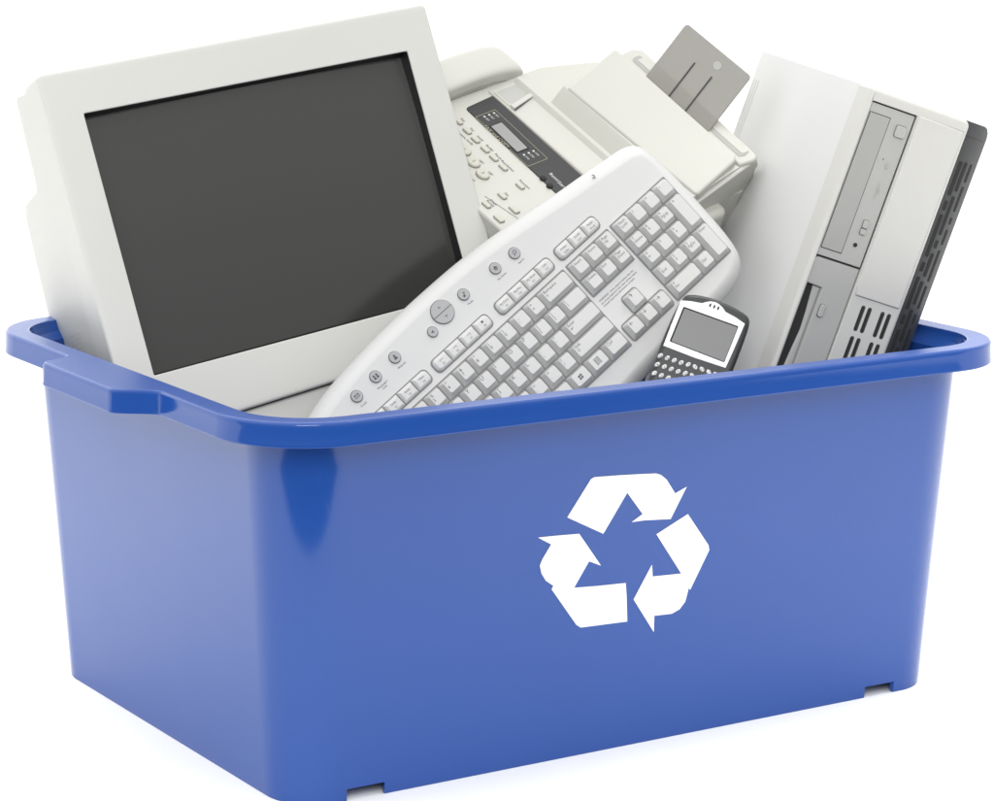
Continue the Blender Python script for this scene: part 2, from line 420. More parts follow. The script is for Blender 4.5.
def keycap(w, h):
    """outline of foot and top of a sculpted key cap, centred"""
    b = rrect(0, 0, w, h, .0016, 3)
    mid = rrect(0, .0003, w-.0012, h-.001, .0016, 3)
    t0 = rrect(0, .0014, w-.0052, h-.0054, .0018, 3)
    t1 = rrect(0, .0014, w-.0060, h-.0062, .0015, 3)
    t2 = rrect(0, .0014, w-.0084, h-.0086, .0012, 3)
    return [(b, -.0102), (b, -.0085), (mid, -.0070), (t0, -.0007), (t1, -.0001), (t2, 0)]
def key(cx, cy, w, h, lines, low=0, icon=None, pillL=False, pillR=False, sz=3.2, align='L', flat=False):
    k = MB(); w -= .8; h -= .8; w /= 1000; h /= 1000
    if flat:
        rl = .0048 if pillL else .001; rr_ = .0048 if pillR else .001
        pp = roundpoly([(-w/2, -h/2), (w/2, -h/2), (w/2, h/2), (-w/2, h/2)], [rl, rr_, rr_, rl], 5)
        k.loft(pp, [(0, -.0095), (0, -.0066), (.0006, -.0050), (.0020, -.0036), (.0030, -.0032)], M['key']); zt = -.0031
    else:
        L = [[(x, y, z) for x, y in l] for l, z in keycap(w, h)]
        k.skin(L, M['key']); zt = .00008
    if flat:
        for i, t in enumerate(lines):
            if t: k.text(t, 0, .0022-.0042*i, zt+.0000, (3.0 if i == 0 else 2.7)/1000, M['ink'])
    else:
        x = -w/2+.0042 if align == 'L' else 0; y = h/2-.0030
        for i, t in enumerate(lines):
            if t: k.text(t, x, y-.0003-i*(sz+.9)/1000, zt, sz*1.3/1000, M['ink'], align=align)
    if icon == 'flag':
        for a, b in ((-2.2, .6), (.3, .9), (-2.2, -1.9), (.3, -1.6)): k.flat(P([(a-1, b+1), (a+1, b+1.2), (a+1, b+3.2), (a-1, b+3)]), zt, M['ink'])
    if icon == 'menu':
        for j in range(5): k.flat(P([(-3.4, 4.5-j*1.5), (1, 4.5-j*1.5), (1, 5.1-j*1.5), (-3.4, 5.1-j*1.5)]), zt, M['ink'])
        for a in (-3.9, 1): k.flat(P([(a, -2.2), (a+.5, -2.2), (a+.5, 5.5), (a, 5.5)]), zt, M['ink'])
    o = k.build('key', KB, Matrix.Translation((cx/1000*KS, cy/1000*KS, low/1000*KS)), KS, ang=40)
    return o
r0 = ['~\n`', '!\n1', '@\n2', '#\n3', '$\n4', '%\n5', '^\n6', '&\n7', '*\n8', '(\n9', ')\n0', '_\n-', '+\n=']
def Ls(t): return t.split('\n')
for i, t in enumerate(r0): key((i+.5)*U, 0, U, U, Ls(t), sz=3.6)
key(14*U, 0, 2*U, U, ['Backspace', '\u2190'], sz=3.1)
key(.75*U, -U, 1.5*U, U, ['Tab'])
for i, t in enumerate('QWERTYUIOP'): key((2+i)*U, -U, U, U, [t], sz=4.4)
for i, t in enumerate(['{\n[', '}\n]']): key((12+i)*U, -U, U, U, Ls(t), sz=3.6)
key(14.25*U, -U, 1.5*U, U, ['|', '\\'], sz=3.6)
for i, t in enumerate('ASDFGHJKL'): key((2.25+i)*U, -2*U, U, U, [t], sz=4.4)
for i, t in enumerate([':\n;', '"\n\'']): key((11.25+i)*U, -2*U, U, U, Ls(t), sz=3.6)
key(13.875*U, -2*U, 2.25*U, U, ['Enter', '\u21b5'], sz=3.1)
for i, t in enumerate('ZXCVBNM'): key((2.75+i)*U, -3*U, U, U, [t], sz=4.4)
for i, t in enumerate(['<\n,', '>\n.', '?\n/']): key((9.75+i)*U, -3*U, U, U, Ls(t), sz=3.6)
key(13.625*U, -3*U, 2.75*U, U, ['Shift', '\u21e7'], sz=3.1)
key(7*U, -4*U, 5.8*U, U, [])
key(10.5*U, -4*U, 1.25*U, U, ['Alt']); wk = (11.75*U, -4*U)
key(*wk, 1.25*U, U, [], icon='flag')
key(13*U, -4*U, 1.25*U, U, [], icon='menu'); key(14.31*U, -4*U, 1.375*U, U, ['Ctrl'])
# function keys
fl = [['Esc'], ['Help', 'F1'], ['Undo', 'F2'], ['Redo', 'F3'], ['New', 'F4'], ['|<<', 'F5'], ['>>|', 'F6'], ['> ||', 'F7'], ['\u25a0', 'F8'], ['My Docs', 'F9'], ['My Pics', 'F10'], ['My Music', 'F11'], ['Calc', 'F12'], ['PrtScn', 'SysRq'], ['Scroll', 'Lock'], ['Pause', 'Break']]
q = 0
for x, n in fg:
    for i in range(n):
        key(x+FP*i, (FY0+FY1)/2, FP, FY1-FY0+.4, fl[q], pillL=i == 0, pillR=i == n-1, flat=True, low=-.4); q += 1
for i, t in enumerate(['Insert', 'Home', 'Page\nUp']): key((15.75+i)*U, 0, U, U, Ls(t), sz=2.9)
for i, t in enumerate(['Delete', 'End', 'Page\nDown']): key((15.75+i)*U, -U, U, U, Ls(t), sz=2.9)
key(16.75*U, -3*U, U, U, ['\u2191'], sz=4.6)
for i, t in enumerate(['\u2190', '\u2193', '\u2192']): key((15.75+i)*U, -4*U, U, U, [t], sz=4.6)
for i, t in enumerate(['Num\nLock', '/', '*', '-']): key((19+i)*U, 0, U, U, Ls(t), sz=3.1 if i == 0 else 4)
for j, row in enumerate([['7\nHome', '8\n\u2191', '9\nPgUp'], ['4\n\u2190', '5', '6\n\u2192'], ['1\nEnd', '2\n\u2193', '3\nPgDn']]):
    for i, t in enumerate(row): key((19+i)*U, -(j+1)*U, U, U, Ls(t), sz=3.1)
key(22*U, -1.5*U, U, 2*U, ['+'], sz=4); key(22*U, -3.5*U, U, 2*U, ['Enter'], sz=3)
key(19.5*U, -4*U, 2*U, U, ['0', 'Ins'], sz=3.1); key(21*U, -4*U, U, U, ['.', 'Del'], sz=3.1)
# printing: window flag, menu list, notice, maker's mark, lamps
m = MB()
zt = DZ+.00015
for k, t in enumerate(['WARNING:  Some experts believe that the', 'use of any keyboard may cause serious injury.', 'Consult Important Information on back.']):
    m.text(t, .2915, -.0355-.0031*k, zt, .0027, M['ink'], align='L')
m.build('warning_text', KB, scale=KS)
m = MB(); m.text('a', .3755, .0560, zt+.0002, .0090, M['ink'], ang=-.4); m.build('maker_mark', KB, scale=KS)
# round multimedia buttons with their captions
def button(x, y, r, name, cap, icon, dy=-9.5, dx=5):
    b = MB(); x /= 1000; y /= 1000; r /= 1000
    b.loft(circ(0, 0, r+.0016, n=32), [(0, DZ-.001), (0, DZ+.00025), (.0006, DZ+.0004)], M['kb'])
    b.loft(circ(0, 0, r+.0007, n=32), [(0, DZ-.001), (0, DZ+.0005)], M['btnring'])
    b.loft(circ(0, 0, r, n=32), [(0, DZ), (0, DZ+.0014), (.0005, DZ+.0019), (.0016, DZ+.0017)], M['btn'])
    zt = DZ+.00185
    if icon == 'mail':
        for p in ([(-2.6, -1.8), (2.6, -1.8), (2.6, -1.3), (-2.6, -1.3)], [(-2.6, 1.3), (2.6, 1.3), (2.6, 1.8), (-2.6, 1.8)], [(-2.6, -1.8), (-2.1, -1.8), (-2.1, 1.8), (-2.6, 1.8)], [(2.1, -1.8), (2.6, -1.8), (2.6, 1.8), (2.1, 1.8)], [(-2.4, 1.4), (0, -.6), (0, 0), (-2.2, 1.8)], [(2.4, 1.4), (2.2, 1.8), (0, 0), (0, -.6)]): b.flat(P(p), zt, M['ink'])
    elif icon == 'msg':
        for k in (-1, 1):
            b.flat(circ(k*.0016, .0013, .0010, n=12), zt, M['ink']); b.flat(P([(k*1.6-1.3, -2.2), (k*1.6+1.3, -2.2), (k*1.6+.8, .2), (k*1.6-.8, .2)]), zt, M['ink'])
    elif icon == 'person':
        b.flat(circ(0, .0014, .0011, n=12), zt, M['ink']); b.flat(P([(-2, -2.3), (2, -2.3), (1.2, .1), (-1.2, .1)]), zt, M['ink'])
    elif icon == 'note':
        b.flat(circ(-.0008, -.0015, .0012, n=12), zt, M['ink']); b.flat(P([(.1, -1.5), (.6, -1.5), (.6, 2.2), (.1, 2.2)]), zt, M['ink']); b.flat(P([(.6, 1.2), (2, .4), (2, 1.2), (.6, 2.2)]), zt, M['ink'])
    elif icon == 'house':
        b.flat(P([(-2.6, 0), (2.6, 0), (0, 2.5)]), zt, M['ink']); b.flat(P([(-1.8, -2.2), (1.8, -2.2), (1.8, -.1), (-1.8, -.1)]), zt, M['inkgrey'])
    elif icon == 'lens':
        o_, i_ = circ(.0004, .0008, .0020, n=16), circ(.0004, .0008, .0014, n=16)
        b.skin([[(p[0], p[1], zt) for p in o_], [(p[0], p[1], zt) for p in i_]], M['ink'], False, False)
        b.flat(P([(-2.4, -2.0), (-1.9, -2.5), (-.6, -.9), (-1.1, -.5)]), zt, M['ink'])
    elif icon == 'mute':
        b.flat(P([(-1.6, -.6), (-.6, -.6), (.7, -1.7), (.7, 1.7), (-.6, .6), (-1.6, .6)]), zt, M['ink'])
    elif icon == 'vol':
        b.flat(P([(-r*1000, -.35), (r*1000, -.35), (r*1000, .35), (-r*1000, .35)]), zt+.0002, M['btnring'])
        b.flat(P([(-1.6, 4.2), (1.6, 4.2), (0, 6.6)]), zt, M['inkgrey']); b.flat(P([(-1.6, -4.2), (0, -6.6), (1.6, -4.2)]), zt, M['inkgrey'])
    if cap:
        for k, t in enumerate(cap.split('\n')): b.text(t, dx/1000, dy/1000-.0030*k, DZ+.00015, .0028, M['ink'])
    b.build(name, KB, Matrix.Translation((x*KS, y*KS, 0)), KS)
button(50.5, 51.7, 5.4, 'mail_button', 'E-mail', 'mail', -9.5, 0)
button(76.6, 53.4, 5.4, 'messenger_button', 'Messenger/\nChat', 'msg', -9.5, 0)
button(103, 54.7, 5.4, 'web_button', 'Webcam', 'person', -9.5, 0)
button(147.2, 48.6, 4.8, 'mute_button', '', 'mute')
button(167.6, 56.2, 11.2, 'volume_button', '', 'vol')
button(194.9, 55, 5.4, 'media_button', 'Media', 'note', -9.5, 0)
button(236.1, 53.2, 5.4, 'home_button', 'My Home', 'house', -9.5, 0)
button(260.8, 51.7, 5.4, 'search_button', 'Search', 'lens', -9.5, 0)

# ------------------------------------------------------------------ computer tower (local: x right, y up, z out of the front; origin top left front corner)
PC = thing('computer_tower', 'beige desktop computer case with a black vented side, leaning right in the bin', 'computer', (.27826, -.18744, .55387), (1.61574, .32514, -.29054))
PS = 1.0283
m = MB()
slab(m, [(-.280, -.345), (-.030, -.345), (-.030, -.0002), (-.280, -.0002)], .0004, .075, M['case'], .0015)
# faint pressed ribs in the side sheet
for k in range(3):
    z = -.262-.006*k
    L = []
    for d, x in ((0, .0003), (.0006, -.0001), (.001, -.0002)): L.append([(x, b, a) for a, b in offset([(z-.0012, -.11), (z+.0012, -.11), (z+.0012, -.028), (z-.0012, -.028)], d)])
    m.skin(L, M['case'])
m.build('case_shell', PC, scale=PS)
m = MB()
bo_ = P([(-.4, 0), (100.8, 0), (100.8, -350), (-.4, -350)]); bi_ = P([(3.2, -11.2), (49.2, -11.2), (49.2, -335), (3.2, -335)])
oo, ii = roundpoly(bo_, [.003, .007, .007, .003], 5), roundpoly(bi_, .0008, 5)
m.skin([[(x, y, z) for x, y in offset(oo, d)] for d, z in ((.0006, -.0300), (0, -.0296), (0, -.0045), (.0006, -.0022), (.0020, -.0006), (.004, 0))]+[[(x, y, z) for x, y in offset(ii, -d)] for d, z in ((.0005, 0), (0, -.0005), (0, -.020))], M['bezel'], False, False)
m.build('front_bezel', PC, scale=PS)
m = MB()      # raised blank panel with a hairline seam
m.loft(roundpoly(P([(52.2, -11), (96.6, -11), (96.6, -177.6), (52.2, -177.6)]), .0008, 2), [(0, -.001), (0, .0003)], M['inkgrey'])
m.loft(roundpoly(P([(50.4, -10.6), (96.2, -11.4), (96.2, -177.2), (52.6, -177.2), (50.6, -170)]), .001, 2), [(0, -.001), (0, .0008), (.0006, .0014), (.0012, .0015)], M['bezel'])
m.build('blank_panel', PC, scale=PS)
m = MB()      # optical drive
m.box(.0036, .0488, -.1542, -.0116, -.02, -.0020, M['dark'])
m.box(.0045, .0478, -.1535, -.0125, -.02, -.0012, M['drive'], .0006)
d_ = m.build('optical_drive', PC, scale=PS)
def sub(name, parent, fn):
    k = MB(); fn(k); return k.build(name, parent, scale=PS)
sub('disc_tray', d_, lambda k: (k.box(.0052, .0262, -.1468, -.0205, -.003, -.0010, M['dark']), k.box(.0057, .0256, -.1462, -.0211, -.003, -.0002, M['tray'], .0005)))
sub('eject_button', d_, lambda k: (k.box(.0335, .0445, -.0352, -.0238, -.003, -.0009, M['inkgrey'], 0, .0025), k.box(.0340, .0440, -.0347, -.0243, -.003, .0008, M['drive'], .0008, .0022)))
sub('indicator_lamp', d_, lambda k: (k.box(.0370, .0398, -.0640, -.0590, -.003, -.0004, M['tray'], .0002, .0012), k.loft(circ(.0328, -.0565, .0006, n=10), [(0, -.002), (0, -.0009)], M['dark'])))
sub('disc_mark', d_, lambda k: (k.text('COMPACT', .0372, -.0850, -.0010, .0034, M['tray'], -math.pi/2), k.text('disc', .0400, -.0850, -.0010, .0040, M['tray'], -math.pi/2)))
sub('play_button', d_, lambda k: (k.box(.0352, .0412, -.1255, -.1115, -.003, -.0009, M['inkgrey'], 0, .0012), k.box(.0357, .0407, -.1190, -.1120, -.003, .0006, M['drive'], .0004, .001), k.box(.0357, .0407, -.1250, -.1200, -.003, .0006, M['drive'], .0004, .001)))
sub('headphone_socket', d_, lambda k: (k.loft(circ(.0358, -.1355, .0024, n=20), [(0, -.003), (0, -.0008)], M['tray']), k.loft(circ(.0358, -.1355, .0019, n=20), [(0, -.003), (0, -.0006)], M['dark'])))
m = MB()      # floppy bay: moulded grey face with a dark slot
m.box(.0034, .0490, -.334, -.1560, -.02, -.0055, M['slot'])
m.box(.0030, .0052, -.334, -.178, -.02, -.0020, M['drive'])
grey = [(21, -160.5), (24, -158.5), (30, -157.2), (48.6, -156.2), (48.6, -333), (22, -333), (20.5, -270), (20.5, -250), (24, -235), (25.6, -222), (23.5, -210), (20.6, -200), (20.5, -181), (5, -180), (4.2, -170), (6, -163.5), (10, -160)]
m.loft(roundpoly(P([(3.6, -154.9), (48.8, -154.9), (48.6, -333), (20.2, -333), (20.2, -181), (3.9, -180.2)]), [.004, .001, .001, .001, .0006, .0006], 3), [(0, -.016), (0, -.0032), (.0007, -.0022), (.002, -.0018)], M['drive'])
m.loft(roundpoly(P([(20.2, -181), (20.2, -333), (14, -333), (12.2, -262), (13.8, -240), (15.4, -222), (14.6, -205), (12.4, -181)]), [.0005, .0005, .0005, .01, .02, .02, .01, .0005], 4), [(0, -.016), (0, -.0052), (.0008, -.0042), (.0022, -.0036)], M['drive'])
fb = m.build('floppy_bay', PC, scale=PS)
sub('floppy_button', fb, lambda k: (k.box(.0240, .0298, -.2062, -.1938, -.004, -.0014, M['slotg'], 0, .0022), k.box(.0244, .0295, -.2058, -.1942, -.004, .0002, M['drive'], .0007, .002)))
for gx in (67.2, 87.0):
    for r_ in range(7):
        y1 = -183.8-29*r_ if r_ else -184; y0 = y1-24
        for s_ in (-3.4, 3.2):
            k = MB()
            w_ = 2.2
            k.loft(rrect((gx+s_)/1000, (y0+y1)/2000, (w_*2-.4)/1000, (y1-y0)/1000, .0019, 5), [(0, -.001), (0, .00012)], M['slotg'])  # capsules laid on the bezel; shade of the vent opening is painted
            k.loft(rrect((gx+s_-.35)/1000, (y0+y1-.6)/2000, (w_*2-1.7)/1000, (y1-y0-1.4)/1000, .0014, 5), [(0, -.001), (0, .00025)], M['slot'])
            k.build('front_vent_slot', PC, scale=PS)
# black side wing, set back and curving away
m = MB()
def wing_z(x): return -.0085-.012*max(0, (x-.100)/.03)**2.2
Lw = []
for x in (.0985, .104, .109, .114, .118, .122, .1255, .1282, .1298):
    Lw.append((x, wing_z(x)))
Lw += [(.1302, -.024), (.1300, -.050), (.127, -.20), (.100, -.20), (.0985, -.10)]
ys = [(-.0003, .88), (.0010, .93)]
rows = []
for y, in_ in ((-.352, 0), (-.08, 0), (-.010, 0), (-.005, .0012), (-.0015, .004), (-.0004, .008)):
    rows.append([(min(x, .1302-in_), y, z) for x, z in Lw])
m.skin(rows, M['char'])
wg = m.build('black_side_wing', PC, scale=PS)
m = MB()
for a, b in ((.1005, .1240),):
    m.skin([[(x, y, wing_z(x)+.00012) for y in (-.0132, -.0136)] for x in [.101+.0025*i for i in range(11)]], M['slot'], False, False, closed=False)
m.build('seam', wg, scale=PS)
def wslot(cx, y1, y0, w=4.0):
    k = MB(); z = wing_z(cx)
    th = math.atan((wing_z(cx+.001)-wing_z(cx-.001))/.002)
    p = rrect(0, (y0+y1)/2, w/1000, y1-y0, .0012, 4)
    k.skin([[(cx+x*math.cos(th), y, z+x*math.sin(th)+h) for x, y in offset(p, d)] for d, h in ((0, -.002), (0, .00016), (.0003, .0002))], M['slot'])  # dark pad on the wing surface paints the shade of an opening
    k.build('side_vent_slot', PC, scale=PS)
pats = [(.1088, [(-36, -68), (-73, -82), (-86, -126), (-131, -140), (-145, -176), (-181, -190), (-195, -232)]),
        (.1146, [(-35.5, -63), (-67.5, -104), (-109, -116.5), (-121.5, -143.5), (-148, -170), (-175, -206), (-211, -232)]),
        (.1216, [(-36, -53), (-57, -80.5), (-86, -92.5), (-97.5, -112), (-117, -147), (-151, -173), (-178, -187), (-192, -232)])]
for cx, L in pats:
    for y1, y0 in L: wslot(cx, y1/1000, y0/1000, 3.9 if cx < .12 else 3.4)

# ------------------------------------------------------------------ fax machine (local: x right, y back, z up from the control panel)
FAX = thing('fax_machine', 'cream fax machine with dark display strip and grey paper support, tilted behind the keyboard', 'fax machine', (.17722, .16214, .51433), (.26721, .53756, -1.28164))
FS = 1.012
m = MB()      # base with the control panel
m.loft(roundpoly(P([(-56, -181), (172, -181), (176, 0), (182, 84), (-36, 84), (-56, 20)]), [.01, .008, .01, .01, .01, .02], 4), [(.012, -.075), (.004, -.070), (.002, -.030), (.001, -.014)]+[(d, z) for d, z in rounded(-.0002, .003, 3)], M['fax'])
m.build('base', FAX, scale=FS, ang=30)
m = MB()      # raised rim and tray behind the panel
m.skin([[(x, y/1000, z/1000) for y, z in ((-56, -1), (-56, 1.2), (-55, 1.8), (-53.5, 1.2), (-52.5, .4), (-23, 1.0), (-20.5, 4.6), (-19.5, 5.6), (-14.5, 5.4), (-12.5, 3.6), (-11.2, 2.4), (-8, -1))] for x in (-.0475, .165)], M['fax'])
m.build('document_tray', FAX, scale=FS, ang=30)
m = MB()
m.loft(roundpoly(P([(-45, -52), (-20, -52), (-26, -17), (-45, -18)]), .003, 3), [(0, .0002), (0, .00125)], M['fax'])
m.loft(roundpoly(P([(-43.5, -50), (-22, -50), (-27.5, -20), (-43.5, -21)]), .003, 3), [(0, .0002), (0, .0014)], M['drive'])
m.loft(roundpoly(P([(-20, -52), (-14, -52), (-21, -18), (-26, -18)]), .0008, 3), [(0, .0008), (0, .0030), (.0005, .0034)], M['fax'])
m.loft(roundpoly(P([(-13.2, -52), (-12.6, -52), (-19.6, -24), (-20.2, -24)]), .0001, 1), [(0, .0006), (0, .0021)], M['ink'])
m.build('paper_guide', FAX, scale=FS)
m = MB()      # display strip
st = roundpoly(P([(-41, -56.6), (168, -58), (168, -100), (-38.5, -94)]), [.001, .003, .003, .004], 4)
m.loft(st, [(0, -.001), (0, .0006), (.0004, .0009)], M['strip'])
def line(mb, a, b, w, z, mt):
    a, b = Vector(a)/1000, Vector(b)/1000; n = (b-a).normalized(); n = Vector((-n.y, n.x))*w/2000
    mb.flat([tuple(a+n), tuple(a-n), tuple(b-n), tuple(b+n)], z, mt)
sp = m.build('display_strip', FAX, scale=FS)
m = MB()
for a, b in (((-23, -69), (57, -71.5)), ((-23, -94.5), (-10, -94.7)), ((30, -96.5), (57, -97)), ((-23, -69), (-23, -94.5)), ((57, -71.5), (57, -97))): line(m, a, b, .45, .0011, M['gold'])
for i in range(3):
    m.text('\u25cf SET', -.0165, -.0735-.0062*i, .0011, .0031, M['white'], -math.pi/2*0); m.text('\u25cf STD', .0455, -.0765-.0062*i, .0011, .0031, M['white'])
m.text('FAX and COPY', .0090, -.0945, .0011, .0056, M['gold'])
m.text('Reset', .0810, -.0840, .0011, .0056, M['white']); m.text('Start', .0930, -.0850, .0011, .0056, M['white'])
m.build('printed_legend', sp, scale=FS)
m = MB(); m.loft(roundpoly(P([(-6.5, -75.2), (37.5, -77.5), (37.5, -93.5), (-6.5, -91.5)]), .0006, 2), [(0, 0), (0, .0011)], M['dark'])
m.loft(roundpoly(P([(-5, -76.5), (36, -79), (36, -92), (-5, -90)]), .0006, 2), [(0, 0), (0, .0014)], M['lcd']); m.build('display', sp, scale=FS)
def knob(x, y):
    k = MB(); k.loft(circ(x/1000, y/1000, .0032, n=20), [(0, 0), (0, .0018), (.0008, .0024)], M['dark']); k.build('button', sp, scale=FS)
knob(77.1, -95.5); knob(88.5, -97)
def fkey(x, y, w, h, cap='', dx=0, dy=8, r=1.8, z=2.0):
    k = MB(); k.loft(rrect(x/1000, y/1000, (w+.9)/1000, (h+.9)/1000, (r+.3)/1000, 4), [(0, -.001), (0, .0002)], M['inkgrey'])
    k.loft(rrect(x/1000, y/1000, w/1000, h/1000, r/1000, 4), [(0, -.001), (0, (z-.8)/1000), (.0003, (z-.2)/1000), (.0009, z/1000)], M['faxkey'])
    for i, t in enumerate(cap.split('\n')): k.text(t, (x+dx)/1000, (y+dy-3.8*i)/1000, .00012, .0042, M['ink'])
    k.build('button', FAX, scale=FS)
for i, (x, y, t) in enumerate([(-26, -112.5, 'Fax'), (-11.1, -114.1, 'Tel'), (2.8, -115.5, 'Hold'), (18.2, -116.4, 'Redial'), (31.8, -117.2, 'Pause'), (46.6, -118.2, 'Resolution')]): fkey(x, y-1, 9.5, 5, t, dy=6)
m = MB()
m.text('Receive mode', -.004, -.1235, .0001, .0040, M['ink'])
line(m, (70, -163), (118, -154), .5, .0002, M['ink']); line(m, (118, -154), (124, -170), .4, .0002, M['ink'])
m.build('panel_legend', FAX, scale=FS)
for i, (x, y) in enumerate([(10.5, -137.5), (28.1, -141), (45.4, -144.5), (8, -160), (26, -163), (43, -166)]):
    k = MB(); k.loft(circ(x/1000, y/1000, .0075, .0062, n=24), [(0, -.001), (0, .0003)], M['inkgrey'])
    k.loft(circ(x/1000, y/1000, .0071, .0058, n=24), [(0, -.001), (0, .0016), (.0006, .0024), (.0018, .0027)], M['faxkey'])
    k.text(str(i+1), x/1000, y/1000, .0028, .0050, M['ink']); k.text(['', 'ABC', 'DEF', 'GHI', 'JKL', 'MNO'][i], (x+2)/1000, (y+8.6)/1000, .0001, .0036, M['ink']); k.build('dial_key', FAX, scale=FS)
fkey(74.8, -122.4, 9.5, 5, 'Function', dy=6); fkey(77.8, -147.9, 9.5, 5, 'Set', dy=6); fkey(80.5, -170, 9.5, 5, 'Copy\nRange', dy=9)
fkey(98, -150.5, 11, 6, '', z=2); fkey(101, -172.3, 11, 6, '', z=2)
# hood
HM = Matrix.Translation((0, 0, .02*FS)) @ Matrix.Rotation(math.radians(21), 4, 'X')
m = MB()
m.loft(roundpoly(P([(0, 0), (181, 3.5), (175.5, 62.5), (-5.5, 67.5)]), [.0015, .004, .008, .004], 5), [(.001, -.009), (0, -.0085)]+rounded(0, .0028, 4), M['fax'])
hd = m.build('hood', FAX, HM, FS, ang=30)
m = MB()      # body under the hood: front slope and end wall
def sec(x, k=0): return [(x, -.0118, .0015), (x, -.0105, .0042), (x, -.0015, .0158), (x, .0006, .0183), (x, .058+k, .0330), (x, .078+k, .0310), (x, .086+k, .020), (x, .086+k, -.012), (x, .0, -.014)]
m.skin([sec(-.0050), sec(.1795)], M['fax']); m.build('paper_housing', FAX, scale=FS, ang=30)
m = MB()
m.loft(roundpoly(P([(-1, 66), (178.8, 60), (187, 81), (10, 89), (2, 82)]), [.001, .002, .006, .004, .004], 4), [(.004, -.045), (.0, -.012)]+rounded(-.0065, .0028, 3), M['fax'])
m.loft(roundpoly(P([(12, 72), (172, 67), (176, 76), (14, 81.5)]), .003, 3), [(0, -.0075), (0, -.0060)], M['tray'])
m.loft(roundpoly(P([(16, 75), (171.5, 70.5), (175, 78.5), (20, 83.4)]), .002, 3), [(0, -.0075), (0, -.0060), (.0008, -.0052)], M['fax'])
m.build('rear_guide', FAX, HM, FS)
m = MB()      # end wall at the right with a seam and short slot
prf = [(.0035, .0105), (.0600, .0322), (.0790, .0385), (.0835, .030), (.0795, -.03), (.074, -.068), (.0, -.068), (-.004, -.004)]
prf = roundpoly(prf, [.002, .004, .003, .004, .02, .004, .004, .002], 3)
m.skin([[(x-max(0, .01-z)*.16*(x > .16), y, z) for y, z in offset(prf, d)] for x, d in ((.150, 0), (.1810, 0), (.1826, .0006), (.1836, .0022))], M['fax'])
m.build('end_cover', FAX, scale=FS, ang=40)
m = MB(); m.box(.120, .1935, -.085, .0475, -.060, -.004, M['fax'], .007, .009, 5); m.build('corner_block', FAX, scale=FS)
m = MB()      # clear support sheet
TB = math.radians(32.7)
TM = HM @ Matrix.Translation((0, .0725*FS, -.002*FS)) @ Matrix.Rotation(TB, 4, 'X')
sh = roundpoly(P([(38.5, -14), (129.5, -14), (129.5, 58.5), (38.5, 58.5)]), [.001, .001, .004, .004], 4)
m.loft(sh, [(0, -.0014), (0, -.0001), (.0003, .0002)], M['smoke'])
ps = m.build('paper_support', FAX, TM, FS)
m = MB()
for x in (72.5, 96.5): m.box((x-.9)/1000, (x+.9)/1000, -.012, .0345, .0002, .0009, M['char'], .0003)
m.build('rib', ps, scale=FS)
m = MB(); m.loft(circ(.0935, .0460, .0046, .0040, n=24), [(0, .0001), (0, .0004)], M['drive'])
m.build('finger_hole', ps, scale=FS)
m = MB()      # cradle deck at the left end and low deck behind
m.loft(roundpoly(P([(-112, -185), (-52, -185), (-52, 4), (-112, 4)]), .008, 4), [(.006, -.07), (.002, -.055)]+rounded(-.021, .004, 3), M['fax'])
m.loft(roundpoly(P([(-63, 1), (-50, -4), (-31, 50), (-36, 64)]), [.001, .001, .004, .004], 3), [(.002, -.07), (0, -.055)]+rounded(-.009, .003, 3), M['fax'])
m.loft(roundpoly(P([(-50, -40), (-10, 86), (-36, 84), (-56, 20)]), .003, 3), [(0, -.06), (0, -.024)], M['fax'])
m.build('handset_cradle', FAX, scale=FS, ang=30)

# handset lying in the cradle: a thing of its own
HS = thing('telephone_handset', 'curved cream telephone handset resting on its cradle beside the monitor', 'handset', (.17722, .16214, .51433), (.26721, .53756, -1.28164))
m = MB(); L = []
path = [(-205, -14, 12, 20), (-202, -12.5, 15.5, 21), (-192, -10, 16, 21.5), (-165, -3, 16, 22), (-140, 2.5, 13, 21.5), (-115, 5.5, 11.5, 21), (-90, 7, 11.2, 21), (-65, 7.2, 11.5, 21), (-45, 5.6, 12.5, 21.2), (-28, 2.6, 14, 21.6), (-14, -1.2, 14.5, 21.6), (-5, -4.5, 13, 20.6), (-.5, -7.2, 10, 18), (1.4, -9, 5, 13)]
for y, z, th, hw in path:
    r = []
    for k in range(28):
        a = 2*math.pi*k/28; c, s_ = math.cos(a), math.sin(a); e = .45
        r.append(((-75+hw*math.copysign(abs(c)**e, c))/1000, y/1000, (z+th*.86*math.copysign(abs(s_)**e, s_))/1000))
    L.append(r)
m.skin(L, M['fax']); m.build('shell', HS, scale=FS, ang=60)
m = MB()
m.skin([[((-75+21.7)/1000+.0001, y/1000, (z+th*dz-2.2)/1000) for dz in (.0,)]+[((-75+21.7)/1000+.0001, y/1000, (z-2.6)/1000)] for y, z, th, hw in path[3:11]], M['slotg'], False, False, closed=False)
m.build('seam', HS, scale=FS)

